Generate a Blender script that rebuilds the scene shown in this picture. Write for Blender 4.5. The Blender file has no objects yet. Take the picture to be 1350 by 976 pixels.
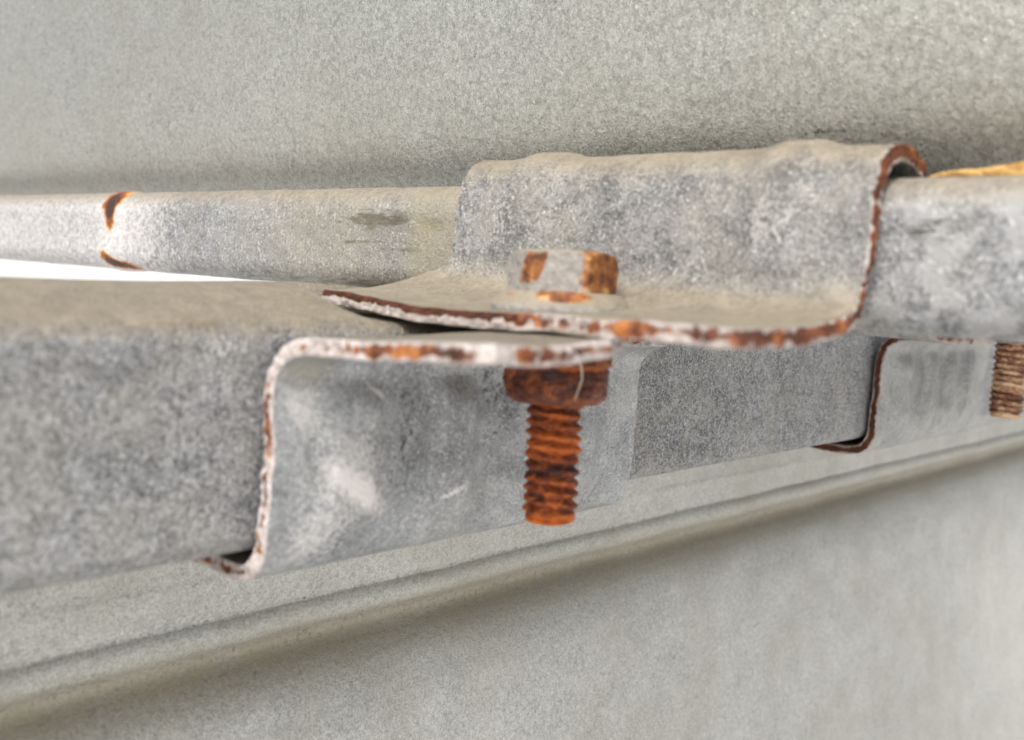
import bpy, math, random
import numpy as np
from mathutils import Matrix, Vector, noise as mnoise

MM = 0.001
scene = bpy.context.scene

# ------------------------------------------------------------------ camera
# Axes of the place: X along the lower tube, Y along the upper tube, Z up.  Units below are millimetres.
FPX, CX, CY = 1368.83, 675.0, 488.0
def camvec(x, y): return np.array([x - CX, -(y - CY), FPX])
U = camvec(1940, 430); U /= np.linalg.norm(U)
V = camvec(-816, 274); V /= np.linalg.norm(V); V -= U * (U @ V); V /= np.linalg.norm(V)
N = np.cross(U, V); N = N if N[1] > 0 else -N
CAM = np.array([-119.94, -101.32, 8.70])
right = Vector((U[0], V[0], N[0])); up = Vector((U[1], V[1], N[1])); fwd = Vector((U[2], V[2], N[2]))
cam_data = bpy.data.cameras.new('camera')
cam = bpy.data.objects.new('camera', cam_data); scene.collection.objects.link(cam)
M = Matrix((( right.x, up.x, -fwd.x, CAM[0]*MM), (right.y, up.y, -fwd.y, CAM[1]*MM),
            (right.z, up.z, -fwd.z, CAM[2]*MM), (0, 0, 0, 1)))
cam.matrix_world = M
cam_data.sensor_width = 36; cam_data.lens = 36 * FPX / 1350
cam_data.clip_start = 0.002; cam_data.clip_end = 3000
cam_data.dof.use_dof = True; cam_data.dof.focus_distance = 0.208
cam_data.dof.aperture_fstop = 20.0
scene.camera = cam

# ------------------------------------------------------------------ light
SUN_EL, SUN_DIR = math.radians(48), Vector((-0.93, -0.37, 0)).normalized()   # towards the sun, horizontally
SUN_STRENGTH, SKY_STRENGTH, EXPOSURE = 1.7, 0.14, 0.56
world = bpy.data.worlds.new('World'); scene.world = world; world.use_nodes = True
wn = world.node_tree; wn.nodes.clear()
wo = wn.nodes.new('ShaderNodeOutputWorld'); wb = wn.nodes.new('ShaderNodeBackground'); sk = wn.nodes.new('ShaderNodeTexSky')
sk.sky_type = 'NISHITA'; sk.sun_disc = False; sk.sun_elevation = SUN_EL
sk.sun_rotation = math.atan2(SUN_DIR.x, SUN_DIR.y)
sk.air_density = 1.0; sk.dust_density = 4.0; sk.ozone_density = 1.0
hs = wn.nodes.new('ShaderNodeHueSaturation'); hs.inputs['Saturation'].default_value = 0.22   # thin white cloud over the sky
wn.links.new(sk.outputs[0], hs.inputs['Color']); wn.links.new(hs.outputs[0], wb.inputs[0])
wb.inputs[1].default_value = SKY_STRENGTH
wn.links.new(wb.outputs[0], wo.inputs[0])
sun = bpy.data.lights.new('sun', 'SUN'); sun.energy = SUN_STRENGTH; sun.angle = math.radians(14); sun.color = (1.0, 0.965, 0.91)
so = bpy.data.objects.new('sun', sun); scene.collection.objects.link(so)
sd = Vector((SUN_DIR.x*math.cos(SUN_EL), SUN_DIR.y*math.cos(SUN_EL), math.sin(SUN_EL)))
so.rotation_euler = sd.to_track_quat('Z', 'Y').to_euler()
scene.view_settings.view_transform = 'Standard'; scene.view_settings.look = 'None'
scene.view_settings.gamma = 1; scene.view_settings.use_curve_mapping = False
scene.view_settings.exposure = EXPOSURE

# ------------------------------------------------------------------ materials
class NT:
    def __init__(s, name):
        s.m = bpy.data.materials.new(name); s.m.use_nodes = True; s.t = s.m.node_tree; s.t.nodes.clear()
        s.out = s.t.nodes.new('ShaderNodeOutputMaterial'); s.b = s.t.nodes.new('ShaderNodeBsdfPrincipled')
        s.t.links.new(s.b.outputs[0], s.out.inputs[0])
        s.co = s.t.nodes.new('ShaderNodeTexCoord')
    def link(s, a, b): s.t.links.new(a, b)
    def coord(s, scale=(1, 1, 1), loc=(0, 0, 0)):
        mp = s.t.nodes.new('ShaderNodeMapping'); mp.inputs['Scale'].default_value = [1000*k for k in scale]
        mp.inputs['Location'].default_value = loc
        s.link(s.co.outputs['Object'], mp.inputs[0]); return mp.outputs[0]      # millimetres
    def noise(s, co, size, detail=3, rough=0.55, dist=0.0):
        n = s.t.nodes.new('ShaderNodeTexNoise'); n.inputs['Scale'].default_value = 1.0/size
        n.inputs['Detail'].default_value = detail; n.inputs['Roughness'].default_value = rough
        n.inputs['Distortion'].default_value = dist; s.link(co, n.inputs['Vector']); return n.outputs['Fac']
    def voro(s, co, size, feature='F1', rand=1.0):
        n = s.t.nodes.new('ShaderNodeTexVoronoi'); n.feature = feature; n.inputs['Scale'].default_value = 1.0/size
        n.inputs['Randomness'].default_value = rand; s.link(co, n.inputs['Vector']); return n
    def ramp(s, v, *stops):
        r = s.t.nodes.new('ShaderNodeValToRGB'); e = r.color_ramp.elements
        while len(e) > 1: e.remove(e[-1])
        for i, (p, c) in enumerate(stops):
            k = e[0] if i == 0 else e.new(p)
            k.position = p; k.color = (c, c, c, 1) if isinstance(c, (int, float)) else (*c, 1)
        s.link(v, r.inputs[0]); return r.outputs[0]
    def mix(s, f, a, b, mode='MIX'):
        n = s.t.nodes.new('ShaderNodeMix'); n.data_type = 'RGBA'; n.blend_type = mode
        for sock, v in ((n.inputs[0], f), (n.inputs[6], a), (n.inputs[7], b)):
            if isinstance(v, (int, float)): sock.default_value = v if sock == n.inputs[0] else (v, v, v, 1)
            elif isinstance(v, tuple): sock.default_value = (*v, 1)
            else: s.link(v, sock)
        return n.outputs[2]
    def math(s, op, a, b=None, c=None, clamp=False):
        n = s.t.nodes.new('ShaderNodeMath'); n.operation = op; n.use_clamp = clamp
        for i, v in enumerate((a, b, c)):
            if v is None: continue
            if isinstance(v, (int, float)): n.inputs[i].default_value = v
            else: s.link(v, n.inputs[i])
        return n.outputs[0]
    def attr(s, name):
        n = s.t.nodes.new('ShaderNodeAttribute'); n.attribute_name = name; return n.outputs['Fac']
    def upness(s):
        g = s.t.nodes.new('ShaderNodeNewGeometry'); x = s.t.nodes.new('ShaderNodeSeparateXYZ')
        s.link(g.outputs['Normal'], x.inputs[0]); return x.outputs['Z']
    def bump(s, h, dist, strength=1.0, prev=None):
        n = s.t.nodes.new('ShaderNodeBump'); n.inputs['Distance'].default_value = dist*MM
        n.inputs['Strength'].default_value = strength; s.link(h, n.inputs['Height'])
        if prev is not None: s.link(prev, n.inputs['Normal'])
        return n.outputs[0]
    def fin(s, col, rough, normal=None, metal=0.0, spec=0.5):
        for k, v in (('Base Color', col), ('Roughness', rough), ('Metallic', metal), ('Specular IOR Level', spec)):
            if isinstance(v, (int, float)): s.b.inputs[k].default_value = v
            elif isinstance(v, tuple): s.b.inputs[k].default_value = (*v, 1)
            else: s.link(v, s.b.inputs[k])
        if normal is not None: s.link(normal, s.b.inputs['Normal'])
        return s.m

def zinc(name, dark=(0.15, 0.155, 0.155), light=(0.42, 0.42, 0.41), speck=0.8, mottle=7.0, dust=0.7, bumpd=0.12,
         stretch=(1, 1, 1), glint=0.5, warm=0.25, seed=0.0, contrast=1.0, metal=0.0, cells=0.2, rgh=0.62, streaky=1.0, bigw=0.75, ring=0.0, vein=0.0):
    """Weathered galvanised steel: spangle cells, chalky mottling, tiny glints, dust on what faces up."""
    n = NT(name); co = n.coord(stretch, (seed, seed*1.7, seed*0.6)); iso = n.coord((1, 1, 1), (seed*2, seed, 0))
    fine = n.noise(co, speck, 4, 0.7, 0.1)
    grain = n.noise(co, speck*0.5, 2, 0.7)
    cell = n.voro(co, speck*1.25, 'DISTANCE_TO_EDGE').outputs['Distance']
    cellr = n.ramp(cell, (0.0, 1.0), (0.09, 0.45), (0.3, 0.0))
    cs = n.t.nodes.new('ShaderNodeSeparateColor'); n.link(n.voro(co, speck*1.25, 'F1').outputs['Color'], cs.inputs[0]); cid = cs.outputs[0]
    big = n.noise(iso, mottle, 4, 0.55, 0.7); huge = n.noise(iso, mottle*4.5, 3, 0.5, 0.4)
    f = n.math('ADD', n.math('MULTIPLY', fine, 0.9*contrast), n.math('MULTIPLY', big, bigw))
    f = n.math('ADD', f, n.math('MULTIPLY', huge, 0.6*bigw))
    f = n.math('ADD', f, n.math('MULTIPLY', cellr, 0.10*contrast))
    f = n.math('ADD', f, n.math('MULTIPLY', grain, 0.85*contrast))
    mid = 0.5*(0.9+0.85)*contrast + 0.8*bigw + 0.02*contrast + 0.35*ring
    if ring:
        rg = n.ramp(n.voro(co, speck*1.5, 'F1').outputs['Distance'], (0.12, 0.2), (0.36, 1.0), (0.6, 0.0))
        f = n.math('ADD', f, n.math('MULTIPLY', rg, ring))
    if vein:
        ve = n.ramp(n.voro(n.coord((1, 1, 1), (5, 3, 1)), 3.0, 'SMOOTH_F1').outputs['Distance'], (0.42, 0.0), (0.72, 1.0))
        f = n.math('ADD', f, n.math('MULTIPLY', n.math('MULTIPLY', ve, n.attr('vein')), vein))
    f = n.math('MULTIPLY_ADD', n.math('SUBTRACT', f, mid), 1.5, 0.5, clamp=True)
    f = n.math('MULTIPLY_ADD', n.math('SUBTRACT', f, 0.5), 1.5*contrast, 0.5, clamp=True)
    col = n.mix(f, dark, light)
    col = n.mix(cells, col, cid, 'SOFT_LIGHT')
    spk = n.ramp(n.noise(co, speck*0.7, 1, 0.5), (0.64, 0.0), (0.71, 1.0)); col = n.mix(n.math('MULTIPLY', spk, 0.6), col, (0.62, 0.62, 0.61))  # white specks; metal glints painted as pale colour
    wm = n.noise(iso, mottle*2.2, 3, 0.5)
    col = n.mix(n.math('MULTIPLY', n.ramp(wm, (0.42, 0.0), (0.7, 1.0)), warm), col, (0.33, 0.30, 0.235))
    # white zinc bloom; also light painted on the clamp ribs and folds
    ch = n.math('ADD', n.math('MULTIPLY', n.attr('chalk_light'), 1.0), n.math('MULTIPLY', n.math('SUBTRACT', fine, 0.5), 0.9))
    chm = n.ramp(ch, (0.22, 0.0), (0.62, 1.0))
    chm = n.math('MULTIPLY', chm, n.ramp(n.attr('chalk_light'), (0.02, 0.0), (0.15, 1.0)))
    col = n.mix(chm, col, (0.66, 0.63, 0.61))
    # grime; also shade painted under the tube and between clamp folds
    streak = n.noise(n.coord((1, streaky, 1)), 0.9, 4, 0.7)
    st = n.math('ADD', n.math('ADD', n.attr('stain_shade'), n.math('MULTIPLY', n.math('SUBTRACT', fine, 0.5), 1.2)), n.math('MULTIPLY', n.math('SUBTRACT', streak, 0.5), 2.6))
    stm = n.math('MULTIPLY', n.ramp(st, (0.32, 0.0), (0.75, 1.0)), n.ramp(n.attr('stain_shade'), (0.02, 0.0), (0.15, 1.0)))
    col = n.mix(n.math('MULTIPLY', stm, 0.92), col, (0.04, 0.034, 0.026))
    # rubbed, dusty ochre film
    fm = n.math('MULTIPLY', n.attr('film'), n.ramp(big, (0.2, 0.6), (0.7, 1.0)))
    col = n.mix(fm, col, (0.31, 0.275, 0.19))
    up_ = n.math('ADD', n.upness(), n.math('MULTIPLY', n.math('SUBTRACT', big, 0.5), 0.5))
    dm = n.math('MULTIPLY', n.ramp(up_, (0.25, 0.0), (0.8, 1.0)), dust)
    dcol = n.mix(n.ramp(n.math('ADD', n.math('MULTIPLY', fine, 0.6), n.math('MULTIPLY', big, 0.4)), (0.32, 0.0), (0.68, 1.0)), (0.170, 0.141, 0.102), (0.37, 0.318, 0.240))
    col = n.mix(dm, col, dcol)
    # rust where the coating has burst
    rs = n.math('ADD', n.attr('rust'), n.math('MULTIPLY', n.math('SUBTRACT', n.noise(iso, 1.6, 4, 0.6), 0.5), 1.1))
    rm = n.math('MULTIPLY', n.ramp(rs, (0.33, 0.0), (0.47, 1.0)), n.ramp(n.attr('rust'), (0.02, 0.0), (0.2, 1.0)))
    rcol = n.ramp(n.math('ADD', rs, 0.0), (0.33, (0.62, 0.42, 0.12)), (0.52, (0.48, 0.19, 0.035)), (0.74, (0.27, 0.075, 0.018)), (1.0, (0.05, 0.02, 0.012)))
    col = n.mix(rm, col, rcol)
    # relief
    h = n.math('ADD', n.math('MULTIPLY', fine, 1.0), n.math('MULTIPLY', grain, 0.6))
    h = n.math('ADD', h, n.math('MULTIPLY', cellr, 0.15))
    b = n.bump(h, bumpd*2.0, 1.0)
    b = n.bump(big, 0.5, 0.6, b)
    gl = n.noise(co, speck*0.55, 2, 0.5)
    g2 = n.ramp(gl, (0.56, 0.0), (0.68, 1.0))
    met = n.math('MULTIPLY', n.math('MULTIPLY', g2, glint), n.math('SUBTRACT', 1.0, n.math('MAXIMUM', dm, n.math('MAXIMUM', rm, chm))))
    met = n.math('ADD', met, n.math('MULTIPLY', metal, n.math('SUBTRACT', 1.0, met)))
    rough = n.math('SUBTRACT', rgh, n.math('MULTIPLY', met, 0.22))
    return n.fin(col, rough, b, met, 0.42)

def edge_mat(name, seed=0.0, white=(0.54, 0.48, 0.44)):
    """Sheared steel edge: chalky white zinc runs over brown and orange rust. 'rustbias' says how far the rust has come."""
    n = NT(name); iso = n.coord((1, 1, 1), (seed, seed*1.3, 0))
    a = n.noise(iso, 3.2, 4, 0.6, 0.8); c = n.noise(iso, 0.9, 3, 0.6)
    ac = n.attr('across'); pos = n.math('SUBTRACT', 1.0, n.math('MULTIPLY', n.math('ABSOLUTE', n.math('SUBTRACT', ac, n.attr('centre'))), 2.3))
    r = n.math('ADD', n.math('MULTIPLY', n.math('SUBTRACT', a, 0.5), 2.3), n.math('MULTIPLY', n.math('SUBTRACT', c, 0.5), 0.9))
    r = n.math('ADD', r, n.attr('rustbias')); r = n.math('ADD', r, n.math('MULTIPLY', n.math('SUBTRACT', pos, 0.6), n.math('MULTIPLY_ADD', n.attr('deep'), 1.3, 0.75)))
    m = n.ramp(r, (0.38, 0.0), (0.50, 0.7), (0.62, 1.0))
    hue = n.math('ADD', n.noise(iso, 4.5, 3, 0.6), n.math('MULTIPLY', n.math('SUBTRACT', c, 0.5), 0.6))
    rc = n.ramp(hue, (0.30, (0.055, 0.026, 0.016)), (0.48, (0.13, 0.045, 0.026)), (0.58, (0.23, 0.078, 0.035)), (0.70, (0.40, 0.155, 0.045)))
    rc = n.mix(n.attr('deep'), rc, n.mix(c, (0.022, 0.011, 0.008), (0.12, 0.042, 0.024)))
    wh = n.mix(n.ramp(c, (0.3, 0.0), (0.7, 1.0)), tuple(k*0.72 for k in white), white)
    ye = n.ramp(r, (0.30, 0.0), (0.44, 1.0)); ye = n.math('MULTIPLY', ye, n.ramp(a, (0.5, 0.0), (0.62, 0.6)))
    wh = n.mix(ye, wh, (0.50, 0.31, 0.14))
    gy = n.ramp(n.noise(iso, 2.2, 4, 0.65), (0.42, 0.0), (0.66, 0.85)); wh = n.mix(gy, wh, (0.31, 0.265, 0.245))
    pit = n.ramp(n.noise(iso, 0.75, 2, 0.5), (0.64, 0.0), (0.72, 0.8)); wh = n.mix(pit, wh, (0.14, 0.075, 0.05))
    col = n.mix(m, wh, rc)
    h = n.math('ADD', n.math('MULTIPLY', c, 1.0), n.math('MULTIPLY', m, -0.5))
    return n.fin(col, 0.85, n.bump(h, 0.35, 1.0, n.bump(a, 0.5, 0.8)), 0.0, 0.25)

def rust_mat(name, seed=0.0, a=(0.045, 0.014, 0.008), b=(0.20, 0.055, 0.018), c=(0.50, 0.17, 0.025), stretch=(1, 1, 2.2), band=0.0):
    n = NT(name); co = n.coord(stretch, (seed, seed, seed)); iso = n.coord((1, 1, 1), (seed, 0, 0))
    p = n.noise(co, 2.6, 4, 0.62, 0.8); q = n.noise(iso, 0.7, 3, 0.6)
    f = n.math('ADD', n.math('MULTIPLY', n.math('SUBTRACT', p, 0.5), 2.1), n.math('MULTIPLY', n.math('SUBTRACT', q, 0.5), 0.8))
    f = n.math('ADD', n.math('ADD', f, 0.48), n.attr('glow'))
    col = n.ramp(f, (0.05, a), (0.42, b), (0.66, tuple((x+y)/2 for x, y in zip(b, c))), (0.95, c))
    pale = n.ramp(n.noise(iso, 2.0, 4, 0.6), (0.63, 0.0), (0.74, 1.0))
    col = n.mix(n.math('MULTIPLY', pale, band), col, (0.45, 0.33, 0.2))
    return n.fin(col, n.ramp(f, (0.2, 0.55), (0.8, 0.8)), n.bump(q, 0.25, 1.0, n.bump(p, 0.35, 0.7)), 0.0, 0.35)

def head_mat(name):
    n = NT(name); iso = n.coord()
    q = n.noise(iso, 1.1, 4, 0.65); p = n.noise(iso, 4.0, 3, 0.5)
    base = n.mix(n.ramp(q, (0.3, 0.0), (0.7, 1.0)), (0.20, 0.186, 0.168), (0.37, 0.342, 0.312))
    upd = n.ramp(n.upness(), (0.15, 0.0), (0.6, 1.0)); base = n.mix(upd, base, n.mix(q, (0.19, 0.16, 0.118), (0.36, 0.31, 0.235)))
    r = n.math('ADD', n.attr('rust'), n.math('MULTIPLY', n.math('SUBTRACT', q, 0.5), 0.85))
    m = n.math('MULTIPLY', n.ramp(r, (0.36, 0.0), (0.5, 1.0)), n.ramp(n.attr('rust'), (0.02, 0.0), (0.15, 1.0)))
    rc = n.ramp(n.math('ADD', n.math('MULTIPLY', n.math('SUBTRACT', n.noise(iso, 2.0, 4, 0.65), 0.5), 1.8), 0.5),
                (0.12, (0.06, 0.026, 0.014)), (0.42, (0.19, 0.068, 0.025)), (0.62, (0.33, 0.13, 0.036)), (0.85, (0.56, 0.38, 0.18)))
    return n.fin(n.mix(m, base, rc), 0.75, n.bump(q, 0.25, 0.9), 0.0, 0.35)

m_top = zinc('zinc_back_panel', (0.245, 0.243, 0.218), (0.50, 0.495, 0.455), 0.8, 14, 0.2, 0.07, (1, 1, 1), 0.6, 0.2, 3, 0.78, 0.6, 0.2, 0.42, 1.0, 0.20, 0.20)
m_low = zinc('zinc_channel', (0.32, 0.322, 0.30), (0.64, 0.637, 0.60), 0.8, 9, 0.35, 0.07, (1, 1, 1), 0.35, 0.3, 7, 0.85, 0.3, 0.12, 0.55, 1.0, 0.35, 0.1)
m_tubeA = zinc('zinc_upper_tube', (0.095, 0.097, 0.10), (0.33, 0.328, 0.33), 1.1, 5.0, 0.8, 0.10, (1, 1, 1), 0.4, 0.22, 11, 0.9, 0.15, 0.15, 0.6, 0.22, 0.4, 0.0, 0.62)
m_tubeB = zinc('zinc_lower_tube', (0.10, 0.101, 0.104), (0.385, 0.38, 0.38), 0.72, 3.2, 0.95, 0.14, (1, 1, 1), 0.8, 0.25, 17, 1.0, 0.15, 0.2, 0.6, 1.0, 0.5, 0.1)
m_clA = zinc('zinc_upper_clamp', (0.085, 0.086, 0.085), (0.30, 0.292, 0.28), 0.8, 4.0, 0.95, 0.10, (1, 1, 1), 0.35, 0.3, 23, 1.0, 0.12, 0.15, 0.6, 1.0, 0.7)
m_clB = zinc('zinc_lower_clamp', (0.15, 0.158, 0.165), (0.46, 0.465, 0.47), 0.8, 7, 0.9, 0.07, (1, 1, 1), 0.35, 0.15, 31, 0.75, 0.42, 0.15, 0.52, 1.0, 0.7)
m_edgeA = edge_mat('sheared_edge_upper', 0.0)
m_edgeB = edge_mat('sheared_edge_lower', 40.0, (0.63, 0.565, 0.535))
m_edgeC = edge_mat('sheared_edge_far', 80.0, (0.50, 0.42, 0.36))
m_nut = rust_mat('rusty_nut', 3, (0.035, 0.012, 0.009), (0.125, 0.034, 0.017), (0.36, 0.105, 0.03), (1, 1, 1.6), 0.3)
m_thread = rust_mat('rusty_thread', 9, (0.026, 0.009, 0.007), (0.155, 0.036, 0.013), (0.52, 0.125, 0.02))
m_thread2 = rust_mat('rusty_thread_pale', 19, (0.05, 0.02, 0.012), (0.17, 0.065, 0.032), (0.52, 0.36, 0.22), (1, 1, 1.5), 0.8)
m_head = head_mat('bolt_head_coated')
m_ochre = rust_mat('ochre_strip', 29, (0.20, 0.085, 0.03), (0.44, 0.24, 0.065), (0.58, 0.40, 0.15), (1, 1, 2), 0.3)
gm = NT('pale_bounce_ground'); gc = gm.coord((0.001, 0.001, 0.001))
m_ground = gm.fin(gm.mix(gm.noise(gc, 3.0, 5, 0.6), (0.62, 0.61, 0.59), (0.72, 0.71, 0.69)), 0.9, gm.bump(gm.noise(gc, 0.03, 3), 3.0, 0.5))

# ------------------------------------------------------------------ helpers
def link(o, parent=None):
    scene.collection.objects.link(o)
    if parent is not None: o.parent = parent
    return o
def mesh_obj(name, verts, faces, mat, parent=None, attrs=None, smooth=True):
    me = bpy.data.meshes.new(name)
    me.from_pydata((np.asarray(verts)*MM).tolist(), [], faces if isinstance(faces, list) else faces.tolist())
    if smooth: me.polygons.foreach_set('use_smooth', [True]*len(me.polygons))
    for k, a in (attrs or {}).items():
        at = me.attributes.new(k, 'FLOAT', 'POINT'); at.data.foreach_set('value', np.asarray(a, dtype=np.float32).ravel())
    me.materials.append(mat); me.update()
    return link(bpy.data.objects.new(name, me), parent)
def tag(o, label, cat, group=None, kind=None):
    o['label'] = label
    if cat: o['category'] = cat
    if group: o['group'] = group
    if kind: o['kind'] = kind
    return o
def thing(name, label, cat, loc=(0, 0, 0), group=None):
    o = bpy.data.objects.new(name, None); o.location = [c*MM for c in loc]; o.empty_display_size = 0.005
    link(o); return tag(o, label, cat, group)
def quads(ni, nj, wrap=False, flip=False, off=0):
    i, j = np.meshgrid(np.arange(ni-1), np.arange(nj if wrap else nj-1), indexing='ij')
    j2 = (j+1) % nj
    q = np.stack([i*nj+j, (i+1)*nj+j, (i+1)*nj+j2, i*nj+j2], -1).reshape(-1, 4) + off
    return q[:, ::-1] if flip else q
def fbm(p, size, seed=0.0, octv=3):
    """smooth noise in about -1..1, p in mm (..., 3)"""
    p = np.asarray(p, float)/size + seed; out = np.zeros(p.shape[:-1]); a = 1.0
    rng = np.random.RandomState(int(abs(seed)*13) % 9999+5)
    for o in range(octv):
        for k in range(3):
            d = rng.normal(size=3); d /= np.linalg.norm(d); e = rng.normal(size=3)
            out += a*0.38*np.sin(2*np.pi*(p @ d)*0.7 + rng.rand()*6.28 + 1.3*np.sin(p @ e*2.1 + rng.rand()*6.28))
        p = p*2.03; a *= 0.5
    return out
def gauss(x, c, w): return np.exp(-((x-c)/w)**2)
def smooth01(x, a, b):
    t = np.clip((x-a)/(b-a), 0, 1); return t*t*(3-2*t)
def catmull(pts, n=400, alpha=0.5):
    p = np.array(pts, float); p = np.vstack([2*p[0]-p[1], p, 2*p[-1]-p[-2]]); out = []
    for i in range(1, len(p)-2):
        t = np.linspace(0, 1, 24, endpoint=False)[:, None]; a, b, c, d = p[i-1:i+3]
        out.append(0.5*((2*b)+(-a+c)*t+(2*a-5*b+4*c-d)*t**2+(-a+3*b-3*c+d)*t**3))
    out = np.vstack(out+[p[-2][None]]); s = np.r_[0, np.cumsum(np.linalg.norm(np.diff(out, axis=0), axis=1))]
    u = np.linspace(0, s[-1], n); return np.c_[np.interp(u, s, out[:, 0]), np.interp(u, s, out[:, 1])], u
def ell(a, b, ca, cb, ra, rb, rot=0.0, soft=1.0):
    """soft ellipse mask on two coordinates"""
    da, db = a-ca, b-cb; c, s = math.cos(rot), math.sin(rot)
    x, y = (c*da+s*db)/ra, (-s*da+c*db)/rb
    return np.clip(1.25-np.sqrt(x*x+y*y)*soft, 0, 1)

def boxm(a, b, ca, cb, ra, rb):
    x, y = np.abs((a-ca)/ra), np.abs((b-cb)/rb); return np.clip(1.35-(x**4+y**4)**0.25, 0, 1)

# ------------------------------------------------------------------ ground
g = mesh_obj('bounce_ground', [(-2e6, -2e6, -1100), (2e6, -2e6, -1100), (2e6, 2e6, -1100), (-2e6, 2e6, -1100)], [[0, 1, 2, 3]], m_ground, smooth=False)
g['kind'] = 'structure'  # added sheet: bounces light upward and whitens the gap between the tubes

# ------------------------------------------------------------------ sheet-metal panels (extruded profiles with real thickness)
def extruded(name, prof, axis, s0, s1, T, mat, parent, ns=200, npf=260, wob=0.25, seed=1.0, attrs=None):
    """prof: (horizontal, z) outline of the sheet; axis 'x' or 'y' = direction of extrusion"""
    P, _ = catmull(prof, npf); S = np.linspace(s0, s1, ns)
    d = np.gradient(P, axis=0); nr = np.c_[d[:, 1], -d[:, 0]]; nr /= np.linalg.norm(nr, axis=1)[:, None]
    ss, _j = np.meshgrid(S, np.arange(npf), indexing='ij')
    def grid(off):
        Q = P+nr*off
        a = np.repeat(Q[None, :, 0], ns, 0); z = np.repeat(Q[None, :, 1], ns, 0)
        G = np.stack([ss, a, z], -1) if axis == 'x' else np.stack([a, ss, z], -1)
        w = fbm(G, 28, seed)*wob
        G[..., 1 if axis == 'x' else 0] += w; G[..., 2] += fbm(G, 40, seed+3)*wob*0.5
        return G
    A, B = grid(0), grid(T); nv = ns*npf
    f = np.vstack([quads(ns, npf), quads(ns, npf, flip=True, off=nv)]).tolist()
    for i in range(ns-1):
        f.append([i*npf, nv+i*npf, nv+(i+1)*npf, (i+1)*npf])
        e = npf-1; f.append([i*npf+e, (i+1)*npf+e, nv+(i+1)*npf+e, nv+i*npf+e])
    for j in range(npf-1):
        f.append([j, j+1, nv+j+1, nv+j]); e = (ns-1)*npf; f.append([e+j, nv+e+j, nv+e+j+1, e+j+1])
    VV = np.vstack([A.reshape(-1, 3), B.reshape(-1, 3)])
    at = {k: fn(VV) for k, fn in (attrs or {}).items()}
    return mesh_obj(name, VV, f, mat, parent, at)

# big duct wall behind the upper tube
duct = thing('duct_panel', 'large smooth grey galvanised sheet rising behind the upper tube', 'metal panel', (28, 60, 20))
prof = [(70, 14), (52, 15), (42, 19), (36.5, 25), (32.5, 31), (30.2, 38), (28.6, 48), (27.6, 62), (27.2, 80), (27.2, 110), (27.2, 150), (27.2, 190)]
def seam_attr(v):  # thin dark scratch low on the right
    z = 32.5 - 0.02*(v[:, 1]+10)
    return gauss(v[:, 2], z, 0.16)*smooth01(v[:, 1], -36, -22)*(1-smooth01(v[:, 1], -14, 12))*0.75*(v[:, 0] < 40)
o = extruded('curved_sheet', [(a-28, z-20) for a, z in prof], 'y', -150-60, 520-60, 1.6, m_top, duct, 300, 300, 0.12, 2.0)
# attribute in local coords
vv = np.array([v.co[:] for v in o.data.vertices])/MM + np.array([28, 60, 20])
at = o.data.attributes.new('stain_shade', 'FLOAT', 'POINT'); at.data.foreach_set('value', seam_attr(vv).astype(np.float32))

# channel / folded trim running beneath the lower tube
chan = thing('folded_channel', 'pale galvanised sheet with folded groove and ridge running diagonally below the lower tube', 'metal channel', (60, 50, -40))
prof = [(60, -27.5), (51.5, -28), (50, -30), (50, -38), (50, -44.6), (49.85, -46.4), (50.05, -48.4), (50.2, -51.4), (50.35, -52.5), (50.8, -53.2), (50.3, -53.9), (49.8, -54.9), (49.6, -56.2),
        (50.0, -57.8), (50.9, -59.2), (51.2, -60.6), (50.4, -62.2), (48.4, -64.2), (46.0, -67.0), (43.6, -71.5), (41.2, -79), (38.8, -92), (34.5, -118), (28, -158), (22, -198)]
extruded('folded_sheet', [(a-50, z+40) for a, z in prof], 'x', -170-60, 620-60, -1.6, m_low, chan, 300, 460, 0.30, 5.0,
         {'chalk_light': lambda v: np.clip(0.32*gauss(v[:, 2], 7.5, 4.5)*(v[:, 0] < -40), 0, 1),
          'film': lambda v: np.clip(0.85*gauss(v[:, 2], -21.5, 4.2)+0.08, 0, 1),
          'stain_shade': lambda v: np.clip(0.30*gauss(v[:, 2], -21.3, 3.2)+0.25*gauss(v[:, 2], -13.2, 0.45), 0, 1)})
# shallow pressed bead crossing the sheet, lower right
def tube_along(path, rad, nsec=16, squash=1.0):
    path = np.asarray(path, float); t = np.gradient(path, axis=0); t /= np.linalg.norm(t, axis=1)[:, None]
    a = np.cross(t, [0, 0, 1.0]); a /= np.linalg.norm(a, axis=1)[:, None]; b = np.cross(t, a)
    th = np.linspace(0, 2*np.pi, nsec, endpoint=False)
    V_ = path[:, None]+(a[:, None]*np.cos(th)[None, :, None]*squash+b[:, None]*np.sin(th)[None, :, None])*np.asarray(rad).reshape(-1, 1, 1)
    n = len(path); f = quads(n, nsec, True).tolist()
    f += [list(range(nsec))[::-1], [(n-1)*nsec+k for k in range(nsec)]]
    return V_.reshape(-1, 3), f

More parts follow.
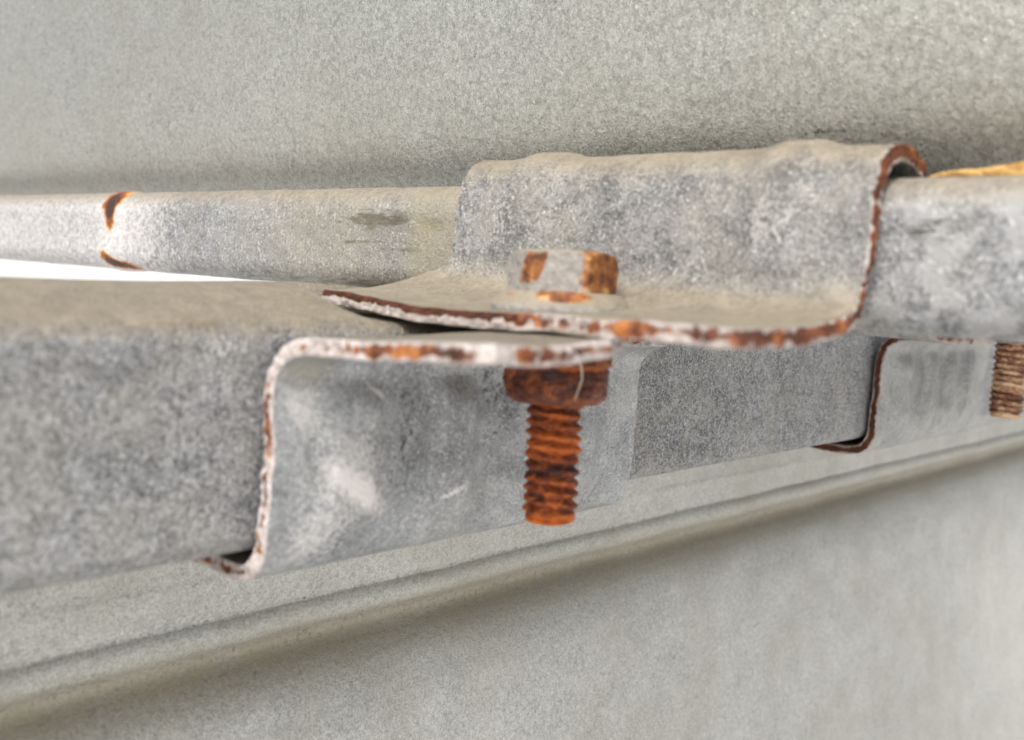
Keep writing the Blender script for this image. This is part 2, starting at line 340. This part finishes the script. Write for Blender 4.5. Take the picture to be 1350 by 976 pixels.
# ------------------------------------------------------------------ tubes
def tube(name, axis, box, r, T, S, mat, parent, seed, shape=None, paints=None, npf=160, wob=0.18):
    """hollow rounded box section; box = (h0, h1, z0, z1) ; S = stations along the axis"""
    h0, h1, z0, z1 = box
    def ring(off, rr):
        a0, a1, b0, b1 = h0+off, h1-off, z0+off, z1-off; pts = []
        for (cx, cz, a) in ((a0+rr[0], b1-rr[0], 90), (a0+rr[1], b0+rr[1], 180), (a1-rr[1], b0+rr[1], 270), (a1-rr[0], b1-rr[0], 0)):
            q = rr[0] if a in (90, 0) else rr[1]
            for k in range(13):
                th = math.radians(a+90*k/12); pts.append((cx+q*math.cos(th), cz+q*math.sin(th)))
        p = np.array(pts+[pts[0]]); s = np.r_[0, np.cumsum(np.linalg.norm(np.diff(p, axis=0), axis=1))]
        u = np.linspace(0, s[-1], npf, endpoint=False); return np.c_[np.interp(u, s, p[:, 0]), np.interp(u, s, p[:, 1])]
    O = ring(0, r); I = ring(T, (max(r[0]-T, 0.6), max(r[1]-T, 0.6))); ns = len(S)
    def grid(R):
        a = np.repeat(R[None, :, 0], ns, 0); z = np.repeat(R[None, :, 1], ns, 0); s = np.repeat(np.asarray(S)[:, None], npf, 1)
        if shape: a, z = shape(s, a, z)
        return np.stack([s, a, z], -1) if axis == 'x' else np.stack([a, s, z], -1)
    A, B = grid(O), grid(I); A = A + (fbm(A, 16, seed)*wob)[..., None]*np.array([0.5, 0.5, 0.35])
    nv = ns*npf; fl = axis == 'y'
    f = np.vstack([quads(ns, npf, True, flip=not fl), quads(ns, npf, True, flip=fl, off=nv)]).tolist()
    for j in range(npf):
        k = (j+1) % npf; f.append([j, k, nv+k, nv+j]); e = (ns-1)*npf; f.append([e+j, nv+e+j, nv+e+k, e+k])
    VV = np.vstack([A.reshape(-1, 3), B.reshape(-1, 3)])
    at = {k: np.clip(fn(VV), 0, 1.2) for k, fn in (paints or {}).items()}
    return mesh_obj(name, VV, f, mat, parent, at)

# upper tube (runs away to the left)
ta = tag(bpy.data.objects.new('square_tube', None), 'upper galvanised tube with an orange rust scar near its pale left end', 'metal tube'); link(ta)
ta.location = (0.018, 0.0, 0.0034); ta.empty_display_size = .005
def shape_a(s, a, z):
    b = gauss(s, 168, 5.0)*0.7 - gauss(s, 160, 3.0)*0.25                  # swollen joint with the rust scar
    dz = (z-13.8); da = (a-18.5)
    return a+da*b*0.09, z+dz*b*0.07
def paint_rust_a(v):
    y, z, x = v[:, 1], v[:, 2], v[:, 0]; f = (x < 17)
    a = ell(y, z, 167.5, 21.5, 6.5, 4.2, 0.0, 1.0)*1.15
    b = ell(y, z, 167.5, 16.8, 3.2, 4.0, -0.1)*1.0
    bite = ell(y, z, 161.5, 17.0, 4.0, 4.5)*0.9
    c = ell(y, z, 169.5, 6.2, 5.5, 2.2, 0.25)*0.9 + ell(y, z, 162.0, 4.6, 8.5, 1.3, 0.1)*1.0
    return (np.clip(a-bite, 0, 1)+b*0.9+c)*f
def paint_stain_shade_a(v):
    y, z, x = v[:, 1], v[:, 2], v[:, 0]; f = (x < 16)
    return (0.4*gauss(z, 4.5, 2.4)*smooth01(y, 30, 40)*(1-smooth01(y, 80, 130))+ell(y, z, 56, 17.3, 13, 2.0)*1.0+ell(y, z, 41, 16.6, 5, 1.5)*0.75+ell(y, z, 58, 12.9, 20, 0.5)*0.6+ell(y, z, 47, 11.6, 9, 0.5)*0.6  # first term: painted shade along the underside
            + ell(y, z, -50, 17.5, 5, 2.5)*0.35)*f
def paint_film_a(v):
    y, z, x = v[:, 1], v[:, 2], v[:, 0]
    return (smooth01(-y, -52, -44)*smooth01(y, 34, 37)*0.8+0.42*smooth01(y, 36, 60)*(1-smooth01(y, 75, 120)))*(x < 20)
def paint_pale_a(v):
    y, z, x = v[:, 1], v[:, 2], v[:, 0]
    return np.clip(smooth01(y, 110, 155)*0.40 + gauss(y, 166, 9)*0.12 + gauss(y, 86, 30)*0.16*(z > 16) + 0.05*(1-smooth01(y, -48, -40)), 0, 0.8)  # paler towards the far left end
S = np.unique(np.r_[np.linspace(-120, 150, 380), np.linspace(150, 182, 110), np.linspace(182, 620, 180)])
loc = np.array([18., 0., 3.4])
def shifted(fn): return lambda v: fn(v+loc)
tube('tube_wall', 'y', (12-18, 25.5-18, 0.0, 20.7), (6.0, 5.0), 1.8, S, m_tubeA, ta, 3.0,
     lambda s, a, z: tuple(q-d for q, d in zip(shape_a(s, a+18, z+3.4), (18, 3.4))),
     {'rust': shifted(paint_rust_a), 'stain_shade': shifted(paint_stain_shade_a), 'film': shifted(paint_film_a), 'vein': shifted(lambda v: 0.15+0.85*(1-smooth01(v[:, 1], -46, -36))), 'chalk_light': shifted(paint_pale_a)}, 200)

# lower tube (comes towards the camera on the left)
tb = tag(bpy.data.objects.new('square_tube', None), 'lower galvanised tube with a dusty top, crossing beneath the upper tube', 'metal tube'); link(tb)
tb.location = (0, 0.030, -0.031)
def shape_b(s, a, z):       # a: 15..46 (local -15..16) ; crowned, slightly lifted top
    t = np.clip((a+15)/31, 0, 1); topw = smooth01(z, 18, 31)
    crown = 3.6*np.sin(np.pi*np.clip(t*0.64, 0, 1))**0.9; vv_ = a+30
    lift = 0.8*gauss(s, -20, 16)*smooth01(t, 0.2, 0.6)+0.5
    z = z+topw*(crown*1.05+lift*smooth01(t, 0.1, 0.5))*(1-0.92*(smooth01(s, -24.5, -17.5)*(1-smooth01(vv_, 37.5, 42))+smooth01(s, -4, 10)*smooth01(vv_, 37.5, 42))*(1-smooth01(s, 60, 90)*0.9))
    return a, z
def paint_chalk_b(v):
    x, z = v[:, 0], v[:, 2]-31
    return np.clip(ell(x, z, -47, -4, 6, 6)*0.24+ell(x, z, -54, -2.5, 9, 2.0)*0.12, 0, 1)
def paint_stain_b(v):
    x, z = v[:, 0], v[:, 2]-31
    return (ell(x, z, -50, -0.2, 6, 1.0)+0.5*ell(x, z, -60, -0.6, 6, 0.8))*0.7*(v[:, 1] < -6)
S = np.unique(np.r_[np.linspace(-140, 60, 420), np.linspace(60, 200, 240), np.linspace(200, 560, 200)])
tube('tube_wall', 'x', (-15, 16, 0.0, 31.0), (3.2, 3.2), 2.0, S, m_tubeB, tb, 8.0, shape_b,
     {'chalk_light': paint_chalk_b, 'stain_shade': paint_stain_b}, 220, 0.14)

# ------------------------------------------------------------------ saddle clamps
def clamp(root, prof, axis, zsign, s0, s1, edge_fn, zwarp, ribs, ribamp, T, m_plate, m_edge, bias_fn, seed, paints, ns=230, npf=340, origin=(0, 0, 0)):
    P, arc = catmull(prof, 1400)
    S = np.linspace(s0, s1, ns)
    G = np.zeros((ns, npf, 3))
    for i, s in enumerate(S):
        e0, e1 = edge_fn(s)
        i0 = np.argmax(P[:, 0] >= e0); a0 = arc[i0]; a1 = arc[-1]-e1
        aa = np.linspace(a0, a1, npf)
        G[i, :, 0] = s; G[i, :, 1] = np.interp(aa, arc, P[:, 0]); G[i, :, 2] = np.interp(aa, arc, P[:, 1])
    # corner rounding pulls the ends of the sheet in a little, shear edges wander
    if axis == 'y': G[..., 0] -= 6.6*np.clip(G[..., 0]/38, 0, 1)*smooth01(G[..., 2], 4.2, 8.5)
    sgn = fbm(np.stack([G[..., 0]*0, G[..., 1], G[..., 2]], -1), 9, seed)*0.35
    w0 = np.clip(1-(S-s0)/10, 0, 1)[:, None]; w1 = np.clip(1-(s1-S)/10, 0, 1)[:, None]
    G[..., 0] += sgn*(w0+w1)
    def normals(G):
        ds = np.gradient(G, axis=0); dt = np.gradient(G, axis=1); n = np.cross(ds, dt)
        return n/np.linalg.norm(n, axis=-1, keepdims=True)
    n = normals(G)                       # points outward of the saddle
    rb = sum(np.clip(1.35*gauss(G[..., 0], c, w), 0, 1) for c, w in ribs)
    body = smooth01(G[..., 2], 6.5, 12)*(1 if axis == 'y' else (1-smooth01(G[..., 2], 24, 31)))
    G = G+n*(rb*ribamp*body)[..., None]
    G[..., 2] += zwarp(G[..., 0], G[..., 1], G[..., 2])
    G += n*(fbm(G, 14, seed+2)*0.13)[..., None]
    G += n*(fbm(G*np.array([1, 0.3, 0.45]), 7, seed+6, 2)*0.22*smooth01(G[..., 2], 7, 13)*(1-smooth01(G[..., 2], 19, 24)))[..., None]
    # to place coordinates
    def place(Q):
        s, p, z = Q[..., 0], Q[..., 1], Q[..., 2]*zsign
        R = np.stack([p, s, z], -1) if axis == 'y' else np.stack([s, p, z], -1)
        return R-np.array(origin)
    n = normals(G); 
    A, B = place(G+n*T/2), place(G-n*T/2)
    det = 1 if (axis == 'y') else -1
    det *= zsign
    nv = ns*npf
    f = np.vstack([quads(ns, npf, flip=det < 0), quads(ns, npf, flip=det > 0, off=nv)])
    VV = np.vstack([A.reshape(-1, 3), B.reshape(-1, 3)])
    W = VV+np.array(origin)
    at = {k: np.clip(fn(W), 0, 1.2) for k, fn in paints.items()}
    mesh_obj('clamp_plate', VV, f, m_plate, root, at)
    # sheared edge
    lp = [(i, 0) for i in range(ns)]+[(ns-1, j) for j in range(1, npf)]+[(i, npf-1) for i in range(ns-2, -1, -1)]+[(0, j) for j in range(npf-2, 0, -1)]
    ii = np.array(lp); Mx = G[ii[:, 0], ii[:, 1]]; nn = n[ii[:, 0], ii[:, 1]]
    ctr = np.roll(Mx, -2, 0)-np.roll(Mx, 2, 0); E = np.cross(ctr, nn); E /= np.linalg.norm(E, axis=1)[:, None]
    inner = G[np.clip(ii[:, 0], 3, ns-4), np.clip(ii[:, 1], 3, npf-4)]
    sg = np.sign(np.sum(E*(Mx-inner), 1)); E *= np.where(sg == 0, 1, sg)[:, None]
    K = 11; ph = np.linspace(0, np.pi, K); acr = np.linspace(0, 1, K)
    ctrn = fbm(Mx, 2.2, seed+9)*0.16
    ring = Mx[:, None]+nn[:, None]*(np.cos(ph)*T/2)[None, :, None]+E[:, None]*((np.sin(ph)**0.6)[None, :]*(0.32+ctrn[:, None]))[:, :, None]
    jit = fbm(ring, 1.1, seed+5, 2)*0.2; jit[:, 0] = 0; jit[:, -1] = 0
    ring = ring+E[:, None]*jit[:, :, None]
    EV = place(ring).reshape(-1, 3); m = len(lp)
    q = quads(m+1, K); q = q % (m*K)
    Wm = place(Mx)+np.array(origin)
    bias, centre, deep = bias_fn(Wm)
    mesh_obj('cut_edge', EV, q, m_edge, root, {'across': np.tile(acr, m), 'rustbias': np.repeat(bias, K), 'centre': np.repeat(centre, K), 'deep': np.repeat(deep, K)})

def corner(s, s0, s1, r0, r1):
    d = 0
    if s-s0 < r0: d = max(d, r0-math.sqrt(max(r0*r0-(r0-(s-s0))**2, 0)))
    if s1-s < r1: d = max(d, r1-math.sqrt(max(r1*r1-(r1-(s1-s))**2, 0)))
    return d

# upper clamp: saddle over the upper tube, flange towards the camera at the bottom
ca = thing('saddle_clamp', 'steel saddle clamp over the upper tube, its flange beneath the bolt head', 'clamp', (16, -3, 2))
profA = [(-32, 2.5), (-26, 2.5), (-18, 2.5), (-8, 2.7), (-2, 3.2), (3, 4.2), (6.8, 6.2), (8.7, 9.4), (9.1, 13), (9.4, 18), (10.0, 22), (11.2, 24.8), (13.4, 26.5),
         (16.5, 27.2), (20.5, 26.9), (24.0, 25.2), (26.6, 21.5), (27.4, 16), (27.8, 10), (29, 6.2), (33, 3.6), (40, 2.8), (50, 2.6), (58, 2.6)]
def edgeA(s):
    e = -15.2-(38-s)/82*8.0
    return e+corner(s, -44, 38, 2.6, 1.2)+0.35*math.sin(s*0.31)+0.2*math.sin(s*0.83+1), 0
def zwA(s, p, z):
    k = np.clip((10-p)/25, 0, 1)**0.8*(z < 9)
    f = np.interp(s, [-44, -37, -31, -25, -12, -5, 3, 10, 21, 37], [0.45, 0.45, 0.2, 0, -0.1, -0.45, -0.7, -0.65, -0.3, 0.45])
    up = smooth01(p, -14, 4)*0.9*smooth01(s, 22, 38)*(z < 12)
    return k*f+up
def biasA(W):
    x, y, z = W[:, 0], W[:, 1], W[:, 2]
    front = (x < -10)
    b = np.full(len(W), 0.42)
    b = np.where(front, np.interp(y, [-44, -38, -30, -22, -18, -11, -4, 38], [0.7, 0.45, 0.75, 0.4, 0.35, 0.85, 0.9, 0.85]), b)
    b = np.where((z > 23) & (y < -20), 1.0, np.where((z > 7) & (y < -20), 0.62, b))
    b = np.where((y < -35) & (x > -20) & (x < 9) & (z < 9), 0.70, b)
    c = np.where(front & (y > -13), 0.20, 0.45)
    dp = np.where(front, smooth01(y, -14, -6)*0.85, 0.0)
    dp = np.where((z > 23), 0.35, dp)
    return b, c, dp
paintsA = {'chalk_light': lambda W: ell(W[:, 1], W[:, 2], 20, 18, 4, 9, 0.1)*0.30*(W[:, 0] < 14)+ell(W[:, 1], W[:, 2], -30, 17, 6, 7)*0.3*(W[:, 0] < 14),  # pale bands paint the light on the saddle ribs
           'film': lambda W: 0.30*(1-smooth01(W[:, 2], 4, 13))*(W[:, 0] < 12),
           'stain_shade': lambda W: 0.26*ell(W[:, 1], W[:, 2], -23, 15, 1.7, 7, 0.1)*(W[:, 0] < 13)}  # dark band paints the shaded crease beside the rib
clamp(ca, profA, 'y', 1, -44, 38, edgeA, zwA, [(15.5, 4.4), (-30.5, 4.2)], 1.0, 2.3, m_clA, m_edgeA, biasA, 2.0, paintsA, origin=(16, -3, 2))

# lower clamps: saddle under the lower tube, flange towards the camera at the top (profile is mirrored in z)
profB = [(-36, 0.2), (-27.2, 0.45), (-18, 1.0), (-8, 1.4), (0, 1.7), (6, 2.2), (9.8, 3.6), (11.9, 6.4), (12.5, 11), (12.6, 18), (12.7, 25), (13.2, 29.6), (14.8, 32.6),
         (18, 34.0), (24, 34.2), (34, 34.0), (43, 33.6), (47.6, 31), (48.8, 26), (49, 14), (49.6, 6), (53, 2.6), (60, 1.8), (72, 1.7)]
def make_lower(label, x0, flip, m_plate, m_edge, bias, paints, seed, front=-26.6):
    root = thing('saddle_clamp', label, 'clamp', (x0, 18, -20))
    def edge(s):
        return min(front+max(0, s+21)*0.70, 6)+corner(s, -42, 38, 2.2, 0.01)+0.3*math.sin(s*0.37+2)+0.25*math.sin(s*0.9), 0
    def zw(s, p, z): return 1.0*smooth01(s, -34, -17)*np.clip((9-p)/14, 0, 1)*(z < 8)*-1 + 0.5*gauss(s, -42, 6)*smooth01(-p, 8, 24)*-1
    clamp(root, profB, 'x', -1, -42, 38, edge, zw, [(-29, 5.0), (-9, 3.6), (6, 3.0), (21, 4.5)], 1.6, 2.3, m_plate, m_edge, bias, seed, paints, origin=(0, 18, -20))
    return root
def biasB(W):
    x, y, z = W[:, 0], W[:, 1], W[:, 2]
    b = np.full(len(W), 0.12)
    b = np.where((x < -35) & (z > -5), np.interp(y, [-27, -22, -17, -8, 0, 14], [-0.3, 0.45, 0.5, 0.5, 0.0, -0.3]), b)
    b = np.where((x < -35) & (z <= -5), np.interp(z, [-36, -33, -24, -14, -10, -5], [0.45, 0.2, 0.45, 0.5, 0.3, -0.45]), b)
    b = np.where((y < -24) & (x > -38), 0.35, b)
    return b, np.full(len(W), 0.5), np.zeros(len(W))
paintsB = {'chalk_light': lambda W: (ell(W[:, 0], W[:, 2], -28, -23, 8.5, 2.4, -0.62, 1.15)*0.44+ell(W[:, 0], W[:, 2], -38.5, -10, 5.5, 4, -0.8, 1.15)*0.42
                               + ell(W[:, 0], W[:, 2], -36, -30, 6, 5)*0.3+ell(W[:, 0], W[:, 2], -30, -20, 10, 14)*0.34  # broad pale oval paints light on the folded face
                               + ell(W[:, 0], W[:, 2], -25.5, -9.3, 2.2, 0.5, -0.6)*0.7+ell(W[:, 0], W[:, 2], -9.4, -25.2, 3, 0.45, 0.3)*0.75
                               + ell(W[:, 0], W[:, 2], -12, -21, 6, 9)*0.18)*(W[:, 1] < 16)+0.14*gauss(W[:, 0], 37.0, 1.3),  # the oval paints light on the next fold
           'stain_shade': lambda W: (ell(W[:, 0], W[:, 2], -1, -10, 5, 10, 0.2)*0.42+ell(W[:, 0], W[:, 2], -19, -15, 3, 12)*0.38)*(W[:, 1] < 16),  # dark bands paint the shade between the folds
           'film': lambda W: ell(W[:, 0], W[:, 2], -38, -5.5, 5, 3)*0.6*(W[:, 1] < 16)}
cb = make_lower('steel saddle clamp under the lower tube with chalky white cut edge, behind rusty nut', 0, False, m_clB, m_edgeB, biasB, paintsB, 6.0)
def biasC(W):
    return np.full(len(W), 0.72), np.full(len(W), 0.5), np.full(len(W), 0.75)
cc = make_lower('saddle clamp farther right on the lower tube with a thin dark brown edge', 190, False, m_clB, m_edgeC, biasC,
                {'chalk_light': lambda W: 0.12*gauss(W[:, 0], 21, 4)+0.06, 'film': lambda W: 0.18+0*W[:, 0]}, 13.0, -3.0)  # pale band paints the light along the rib into the colour

# ------------------------------------------------------------------ bolts
def polar(rfun, zs, ntheta, cap=True, lump=0.0, seed=0.0):
    th = np.linspace(0, 2*np.pi, ntheta, endpoint=False); Z, TH = np.meshgrid(zs, th, indexing='ij')
    R = rfun(TH, Z); P = np.stack([R*np.cos(TH), R*np.sin(TH), Z], -1)
    if lump: P[..., :2] *= (1+fbm(P, 2.2, seed)*lump/np.maximum(R, 1))[..., None]
    f = quads(len(zs), ntheta, True, flip=True).tolist(); n = len(zs)*ntheta; V_ = P.reshape(-1, 3)
    if cap:
        V_ = np.vstack([V_, [[0, 0, zs[0]], [0, 0, zs[-1]]]])
        for j in range(ntheta):
            k = (j+1) % ntheta; f.append([n, k, j]); f.append([n+1, (len(zs)-1)*ntheta+j, (len(zs)-1)*ntheta+k])
    return V_, f
def hexr(TH, R, rot):
    a = R*math.cos(math.pi/6); return a/np.cos(np.mod(TH-rot, math.pi/3)-math.pi/6)
CAMDIR = math.atan2(CAM[1]+4, CAM[0]+4)      # bearing of the camera from the bolt
def make_bolt(root, shank_m, tilt=0.0, tip=-27.6, rs=4.0, pitch=1.62, visible=True):
    # hexagon head, chamfered above
    rot = CAMDIR+math.radians(28)
    def rh(TH, Z):
        r = hexr(TH, 8.05, rot); t = np.clip((Z-9.6)/2.2, 0, 1)
        c = np.where(Z > 9.6, 8.5-0.3*t-1.3*t**3, 99); b = np.where(Z < 7.0, 8.0, 99)
        return np.minimum(np.minimum(r, c), b)*np.where(Z > 11.75, (1-(Z-11.75)/0.25*0.12), 1)
    zs = np.r_[np.linspace(6.0, 11.75, 46), 11.9, 12.0]
    v, f = polar(rh, zs, 240, True, 0.10, 3.0)
    # where the head has rusted: two faces as seen from the bolt's free side
    ang = np.mod(np.arctan2(v[:, 1], v[:, 0])-CAMDIR+np.pi, 2*np.pi)-np.pi      # + = to the right from above -> left in view
    lat = -np.sin(ang)*8.3                # left negative / right positive as one faces the bolt
    sc = 1.0
    zz = v[:, 2]
    rr_ = np.hypot(v[:, 0], v[:, 1])
    r = (boxm(lat, zz, 4.9-0.35*(zz-9), 9.3, 2.0, 2.4)*1.0+boxm(lat, zz, -7.2, 9.2, 4.2, 3.6)*1.2)*(rr_ > 4)
    mesh_obj('bolt_head', v, f, m_head, root, {'rust': np.clip(r, 0, 1.1)})
    # washer
    def rw(TH, Z): return 10.3-1.7*np.clip((Z-3.9)/2.1, 0, 1)**1.3
    v, f = polar(rw, np.array([3.0, 3.4, 3.8, 4.2, 4.6, 4.9, 5.2, 5.5, 5.8, 6.05]), 160, True, 0.15, 8.0)
    ang = np.mod(np.arctan2(v[:, 1], v[:, 0])-CAMDIR+np.pi, 2*np.pi)-np.pi
    lat = -np.sin(ang)*np.hypot(v[:, 0], v[:, 1])
    mesh_obj('washer', v, f, m_head, root, {'rust': ell(lat, v[:, 2], -0.5, 5.5, 5.0, 1.2)*1.0+ell(lat, v[:, 2], 7.0, 5.5, 1.5, 0.6)*0.5})
    # nut with collar
    rot2 = CAMDIR+math.radians(-11)
    def rn(TH, Z):
        r = hexr(TH, 8.15, rot2); t = np.clip((-7.6-Z)/2.2, 0, 1); c = 8.15-1.15*t-0.8*t**4
        coll = np.where(Z > -4.3, 7.9-0.5*np.clip((Z+3.1)/1.2, 0, 1), 0)
        groove = np.where((Z > -5.1) & (Z <= -4.3), -0.25, 0)
        return np.maximum(np.minimum(r+groove, c), coll)
    zs = np.r_[np.linspace(-9.9, -2.0, 70)]
    if visible:
        v, f = polar(rn, zs, 260, True, 0.22, 5.0)
        gl = 0.32*gauss(v[:, 2], -4.6, 0.5)-0.18*gauss(v[:, 2], -7, 1.5)
        mesh_obj('nut', v, f, m_nut, root, {'glow': gl})
    # threaded shank
    def rt(TH, Z):
        ph = np.mod(Z/pitch+TH/(2*np.pi), 1.0); tri = 1-np.abs(2*ph-1)
        r = rs-0.78+0.78*np.clip(tri*1.25, 0, 1)
        end = tip+1.6
        r = np.where(Z < end, np.minimum(r, rs-0.45-0.0*Z), r)
        return np.where(Z < tip+0.5, rs-0.45-0.55*((tip+0.5-Z)/0.5)**2, r)
    zs = np.linspace(tip, 3.0, 520)
    v, f = polar(rt, zs, 120, True, 0.24, 7.0)
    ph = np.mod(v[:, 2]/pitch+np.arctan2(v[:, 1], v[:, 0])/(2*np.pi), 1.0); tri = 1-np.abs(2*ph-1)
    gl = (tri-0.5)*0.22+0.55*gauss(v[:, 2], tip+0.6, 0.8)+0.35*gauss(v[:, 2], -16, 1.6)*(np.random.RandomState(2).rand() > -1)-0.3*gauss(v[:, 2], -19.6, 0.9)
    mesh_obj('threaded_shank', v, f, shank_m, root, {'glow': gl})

ba = thing('bolt', 'rusty orange bolt through the clamp flanges, hexagon head above and rusty nut below', 'bolt', (-4, -4, 0))
ba.rotation_euler = (math.radians(-1.6), math.radians(1.2), 0)
make_bolt(ba, m_thread)
bb = thing('bolt', 'partly hidden bolt with brown and cream thread hanging below the upper tube', 'bolt', (201, -4, 0.0))
make_bolt(bb, m_thread2, tip=-25.6, rs=4.6, pitch=1.75, visible=False)

# ------------------------------------------------------------------ ochre strip on top of the upper tube, right
st = bpy.data.objects.new('metal_strip', None); link(st); st.location = (0.023, -0.070, 0.0245)
tag(st, 'thin ochre yellow rusted strip along the top of the upper tube', 'metal strip')
S = np.linspace(-60, 24, 160); prof = []
h = np.interp(S, [-60, 12, 18, 24], [3.4, 2.2, 1.4, 0.9]); VV = []; th = np.linspace(0, 2*np.pi, 24, endpoint=False)
for s, hh in zip(S, h):
    sx = np.sign(np.cos(th))*np.abs(np.cos(th))**0.5; sz = np.sign(np.sin(th))*np.abs(np.sin(th))**0.5
    VV.append(np.stack([sx*2.0, np.full(24, s), sz*hh/2+hh/2-0.5], -1))
VV = np.array(VV); VV += (fbm(VV, 5, 4.0)*0.25)[..., None]
f = quads(160, 24, True, flip=True).tolist()+[list(range(24)), [159*24+k for k in range(24)][::-1]]
mesh_obj('strip_body', VV.reshape(-1, 3), f, m_ochre, st, {'glow': np.full(160*24, 0.08)})

# ------------------------------------------------------------------ loose fibre hanging over the nut
fb = bpy.data.objects.new('fibre', None); link(fb); fb.location = (-0.0095, -0.0115, -0.001)
tag(fb, 'fine pale curved fibre hanging in front of the rusty nut', 'fibre')
q = np.array([(0.4, -0.8, 1.2), (0, -0.6, -0.8), (0.5, -1.0, -2.6), (0.9, -1.0, -4.4), (0.5, -0.7, -6.2), (-0.1, -0.6, -7.4)])
tq = np.linspace(0, 5, 50); pth = np.stack([np.interp(tq, np.arange(6), q[:, k]) for k in range(3)], -1)
for _ in range(6): pth[1:-1] = (pth[:-2]+2*pth[1:-1]+pth[2:])/4
fm_ = NT('pale_fibre'); m_fib = fm_.fin(fm_.mix(fm_.noise(fm_.coord(), 0.8, 2), (0.5, 0.38, 0.28), (0.68, 0.56, 0.45)), 0.8)
v_, f_ = tube_along(pth, np.interp(tq, [0, 2, 5], [0.10, 0.14, 0.08]), 8)
mesh_obj('fibre_strand', v_, f_, m_fib, fb)
